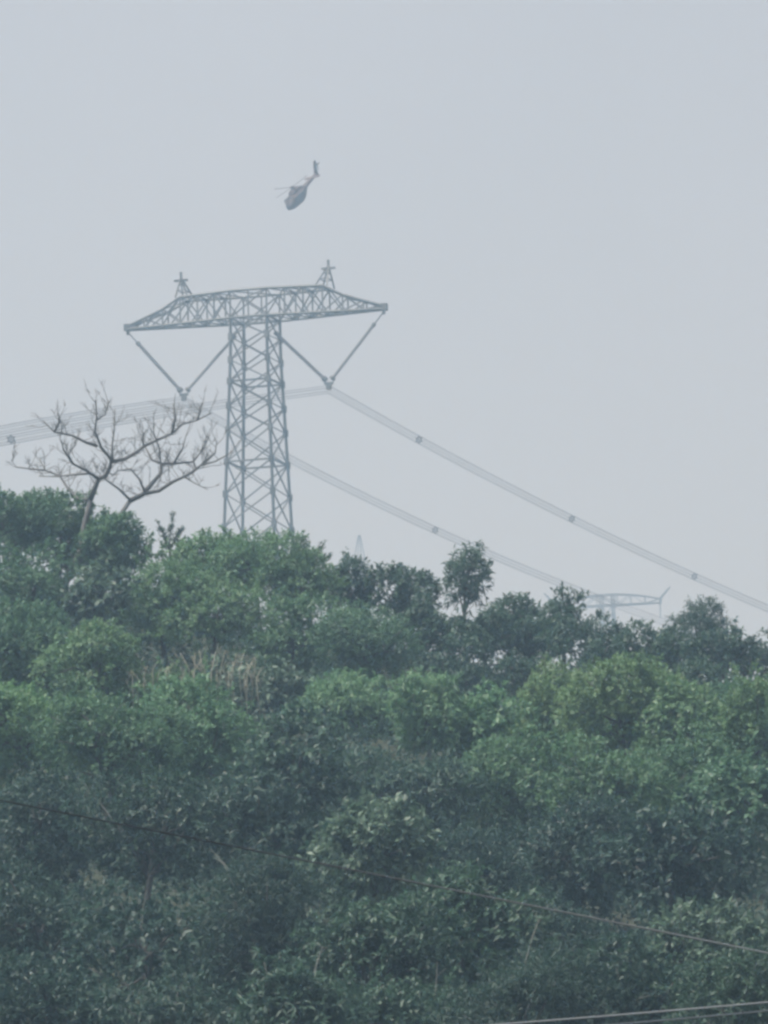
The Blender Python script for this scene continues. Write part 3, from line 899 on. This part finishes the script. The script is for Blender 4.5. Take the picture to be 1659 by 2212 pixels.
# far pylon, half sunk behind the ridge trees
FD = 2000.0
fs = mpp(FD)
fc = at(1312, 1308, FD)
fg = float(gz(fc.x, fc.y))
far = empty('distant_pylon', (fc.x, fc.y, fg), math.radians(-14))
tag(far, 'distant pylon behind the ridge trees, only its cross-arm with upturned end showing', 'pylon')
fh = fc.z - fg
fw = 112 * fs / math.cos(math.radians(14))
FX = [-1, -.72, -.45, -.18, .18, .45, .72, 1]


def fp(x, sy, up):
    b = 1.5 * (1 - 0.8 * abs(x))
    return Vector((x * fw, sy * b, fh + (up * 3.0 * (1 - 0.62 * x * x))))


for sy in (-1, 1):
    for up in (0, 1):
        t = MB()
        pts = [fp(x, sy, up) for x in FX]
        for p, q in zip(pts[:-1], pts[1:]):
            t.tube([p, q], 0.24 if not up else 0.18, 4)
        t.build('cross_arm_chord', STEEL, far)
for i in range(7):
    for sy in (-1, 1):
        bar('arm_brace', far, fp(FX[i], sy, i % 2), fp(FX[i + 1], sy, 1 - i % 2), 0.15)
        bar('arm_post', far, fp(FX[i], sy, 0), fp(FX[i], sy, 1), 0.17)
for sx in (-1, 1):
    e = Vector((sx * fw, 0, fh))
    t = MB().tube([e + Vector((0, 0, -.4)), e + Vector((sx * .3, 0, 1.4)), e + Vector((sx * 3.0, 0, 4.3))], [.45, .40, .22], 6)
    t.build('arm_horn', STEEL, far)
    MB().tube([e + Vector((sx * .1, 0, -.3)), e + Vector((sx * .1, 0, -4.2))], [.16] * 2, 6).build('insulator_string', GLASSY, far)
for c in range(4):
    cx, cy = CORN[c]
    MB().tube([Vector((cx * 4.5, cy * 4.5, -.3)), Vector((cx * 1.5, cy * 1.5, fh + 3.0))], [.32, .2], 5).build('leg', STEEL, far)
nfp = 9
for i in range(nfp):
    for c in range(4):
        c2 = (c + 1) % 4
        def cp(k, cc):
            f = k / nfp
            wv = 4.5 + (1.5 - 4.5) * (f * fh / (fh + 3))
            return Vector((CORN[cc][0] * wv, CORN[cc][1] * wv, f * fh))
        bar('brace', far, cp(i, c), cp(i + 1, c2), 0.17)
        bar('brace', far, cp(i, c2), cp(i + 1, c), 0.17)

# faint mast tip beyond the ridge
MD = 2000.0
mc = at(776, 1156, MD)
mg = float(gz(mc.x, mc.y))
mast = empty('distant_mast', (mc.x, mc.y, mg), math.radians(25))
tag(mast, 'faint pointed lattice mast tip in the haze above the dark round tree', 'mast')
mh = mc.z - mg
for c in range(4):
    cx, cy = CORN[c]
    MB().tube([Vector((cx * 4.2, cy * 4.2, -.3)), Vector((cx * 1.0, cy * 1.0, mh - 6)), Vector((cx * .2, cy * .2, mh))], [.18, .14, .14], 4).build('leg', STEEL, mast)
for i in range(10):
    for c in range(4):
        c2 = (c + 1) % 4
        def mp_(k, cc):
            f = k / 10
            wv = 4.2 - 3.2 * f
            return Vector((CORN[cc][0] * wv, CORN[cc][1] * wv, f * (mh - 6)))
        bar('brace', mast, mp_(i, c), mp_(i + 1, c2), 0.12)

# ------------------------------------------------------------------ helicopter
HD = 1150.0
hc = at(641, 428, HD)
heli = empty('helicopter', hc)
tag(heli, 'grey helicopter flying nose-down above the pylon', 'helicopter')
# local: +X nose, +Z up. nose points towards the camera and a little to the left
yaw = math.radians(-90 - 35)
heli.scale = (0.95, 0.95, 0.95)
heli.rotation_mode = 'QUATERNION'
heli.rotation_quaternion = (Matrix.Rotation(yaw, 3, 'Z') @ Matrix.Rotation(math.radians(34), 3, 'Y') @ Matrix.Rotation(math.radians(3), 3, 'X')).to_quaternion()


def loft(sections, n=14, p=2.6):
    v, f = [], []
    for x, z, hw, hh in sections:
        for k in range(n):
            a = 2 * math.pi * k / n
            ca, sa = math.cos(a), math.sin(a)
            v.append(Vector((x, math.copysign(abs(ca) ** (2 / p), ca) * hw, z + math.copysign(abs(sa) ** (2 / p), sa) * hh)))
    for i in range(len(sections) - 1):
        for k in range(n):
            k2 = (k + 1) % n
            f.append((i * n + k, i * n + k2, (i + 1) * n + k2, (i + 1) * n + k))
    f.append(tuple(reversed(range(n))))
    f.append(tuple((len(sections) - 1) * n + k for k in range(n)))
    return v, f


v, f = loft([(3.1, -.45, .25, .22), (2.9, -.38, .62, .5), (2.3, -.2, .98, .85), (1.2, 0, 1.15, 1.12), (-.6, .05, 1.15, 1.15), (-1.8, .2, .95, .95), (-2.8, .45, .6, .62), (-3.4, .55, .42, .42)])
obj('fuselage', mesh_py('fuselage', v, f, True), HELI, heli)
v, f = loft([(1.2, 1.15, .45, .15), (.7, 1.3, .65, .38), (-.8, 1.35, .7, .42), (-2.2, 1.05, .45, .3), (-2.8, .85, .25, .15)])
obj('engine_cowling', mesh_py('engine_cowling', v, f, True), HELI, heli)
v, f = loft([(-3.0, .55, .42, .42), (-5.0, .75, .32, .34), (-7.6, 1.0, .22, .24)], 10)
obj('tail_boom', mesh_py('tail_boom', v, f, True), HELI, heli)


def slab(name, pts, th, mat):      # a plate in the XZ plane
    n = len(pts)
    v = [Vector((x, -th / 2, z)) for x, z in pts] + [Vector((x, th / 2, z)) for x, z in pts]
    f = [tuple(range(n)), tuple(reversed(range(n, 2 * n)))] + [(i, i + n, (i + 1) % n + n, (i + 1) % n) for i in range(n)]
    return obj(name, mesh_py(name, v, f), mat, heli)


slab('tail_fin', [(-7.0, .9), (-8.3, 3.0), (-8.75, 3.0), (-8.2, .95), (-8.3, .3), (-7.9, .3), (-7.4, .75)], .14, HELI)
MB().box((-6.3, 0, .95), .7, 3.0, .12).build('stabiliser', HELI, heli)
tr = MB().box((-8.45, .3, 2.3), .16, .05, 1.9)
tr.box((-8.45, .33, 2.3), 1.9, .05, .16)
tr.tube([(-8.45, .1, 2.3), (-8.45, .38, 2.3)], .12, 8)
tr.build('tail_rotor', HDARK, heli)
# windscreen and cabin windows set just proud of the skin
ws = MB()
for s in (-1, 1):
    ws.v += [Vector((2.98, s * .07, -.02)), Vector((2.98, s * .55, -.05)), Vector((1.75, s * .92, .86)), Vector((1.75, s * .07, 1.06))]
    b = len(ws.v) - 4
    ws.f.append((b, b + 1, b + 2, b + 3))
    ws.v += [Vector((2.92, s * .07, -.7)), Vector((2.92, s * .5, -.65)), Vector((3.1, s * .4, -.4)), Vector((3.15, s * .07, -.4))]
    b = len(ws.v) - 4
    ws.f.append((b, b + 1, b + 2, b + 3))
ws.build('windscreen', HGLASS, heli)
for s in (-1, 1):
    for x0, x1 in ((1.3, 2.0), (.1, 1.0), (-1.1, -.2)):
        MB().box(((x0 + x1) / 2, s * 1.12, .42), x1 - x0, .12, .62).build('cabin_window', HGLASS, heli)
MB().tube([(0, 0, 1.5), (0, 0, 2.15)], [.22, .16], 8).build('rotor_mast', HDARK, heli)
MB().tube([(0, 0, 1.98), (0, 0, 2.2)], [.5, .42], 10).build('rotor_hub', HDARK, heli)
for k in range(4):
    a = math.radians(80 + 90 * k)
    b = MB()
    dx, dy = math.cos(a), math.sin(a)
    nx, ny = -dy, dx
    secs = [(.3, .10, 2.1, .05), (1.2, .17, 2.1, .05), (3.2, .18, 2.14, .04), (4.2, .17, 2.20, .03)]
    for r, c, z, t in secs:
        for q, w_ in ((-1, 0), (0, 1), (1, 0), (0, -1)):
            b.v.append(Vector((dx * r + nx * c * q, dy * r + ny * c * q, z + t * w_)))
    for i in range(3):
        for j in range(4):
            j2 = (j + 1) % 4
            b.f.append((i * 4 + j, i * 4 + j2, i * 4 + 4 + j2, i * 4 + 4 + j))
    b.f += [(3, 2, 1, 0), (12, 13, 14, 15)]
    b.build('rotor_blade', HDARK, heli)


# ------------------------------------------------------------------ near cables
def cable(label, pts, d, r, group=None, mat=None):
    P = []
    (x0, y0), (x1, y1), (x2, y2) = pts
    M = np.polyfit([x0, x1, x2], [y0, y1, y2], 2)
    for x in np.linspace(-1200, 2900, 70):
        P.append(at(x, float(np.polyval(M, x)), d + 0.004 * (x - 830)))
    o = MB().tube([p - P[35] for p in P], r, 6).build('overhead_cable', mat or CABLE)
    o.location = P[35]
    tag(o, label, 'cable', group)


cable('single long cable slanting across the whole dark slope', [(0, 1729), (830, 1893), (1659, 2059)], 118, 0.016)
cable('upper of the two close cables in the bottom corner of the photo', [(1104, 2211), (1380, 2189), (1659, 2165)], 96, 0.014, 'pair of cables in the bottom corner', PALEC)
cable('lower of the two close cables in the bottom corner of the photo', [(1250, 2219), (1454, 2202), (1659, 2183)], 96, 0.014, 'pair of cables in the bottom corner', PALEC)
print('LEAF TRIS', NLEAF)
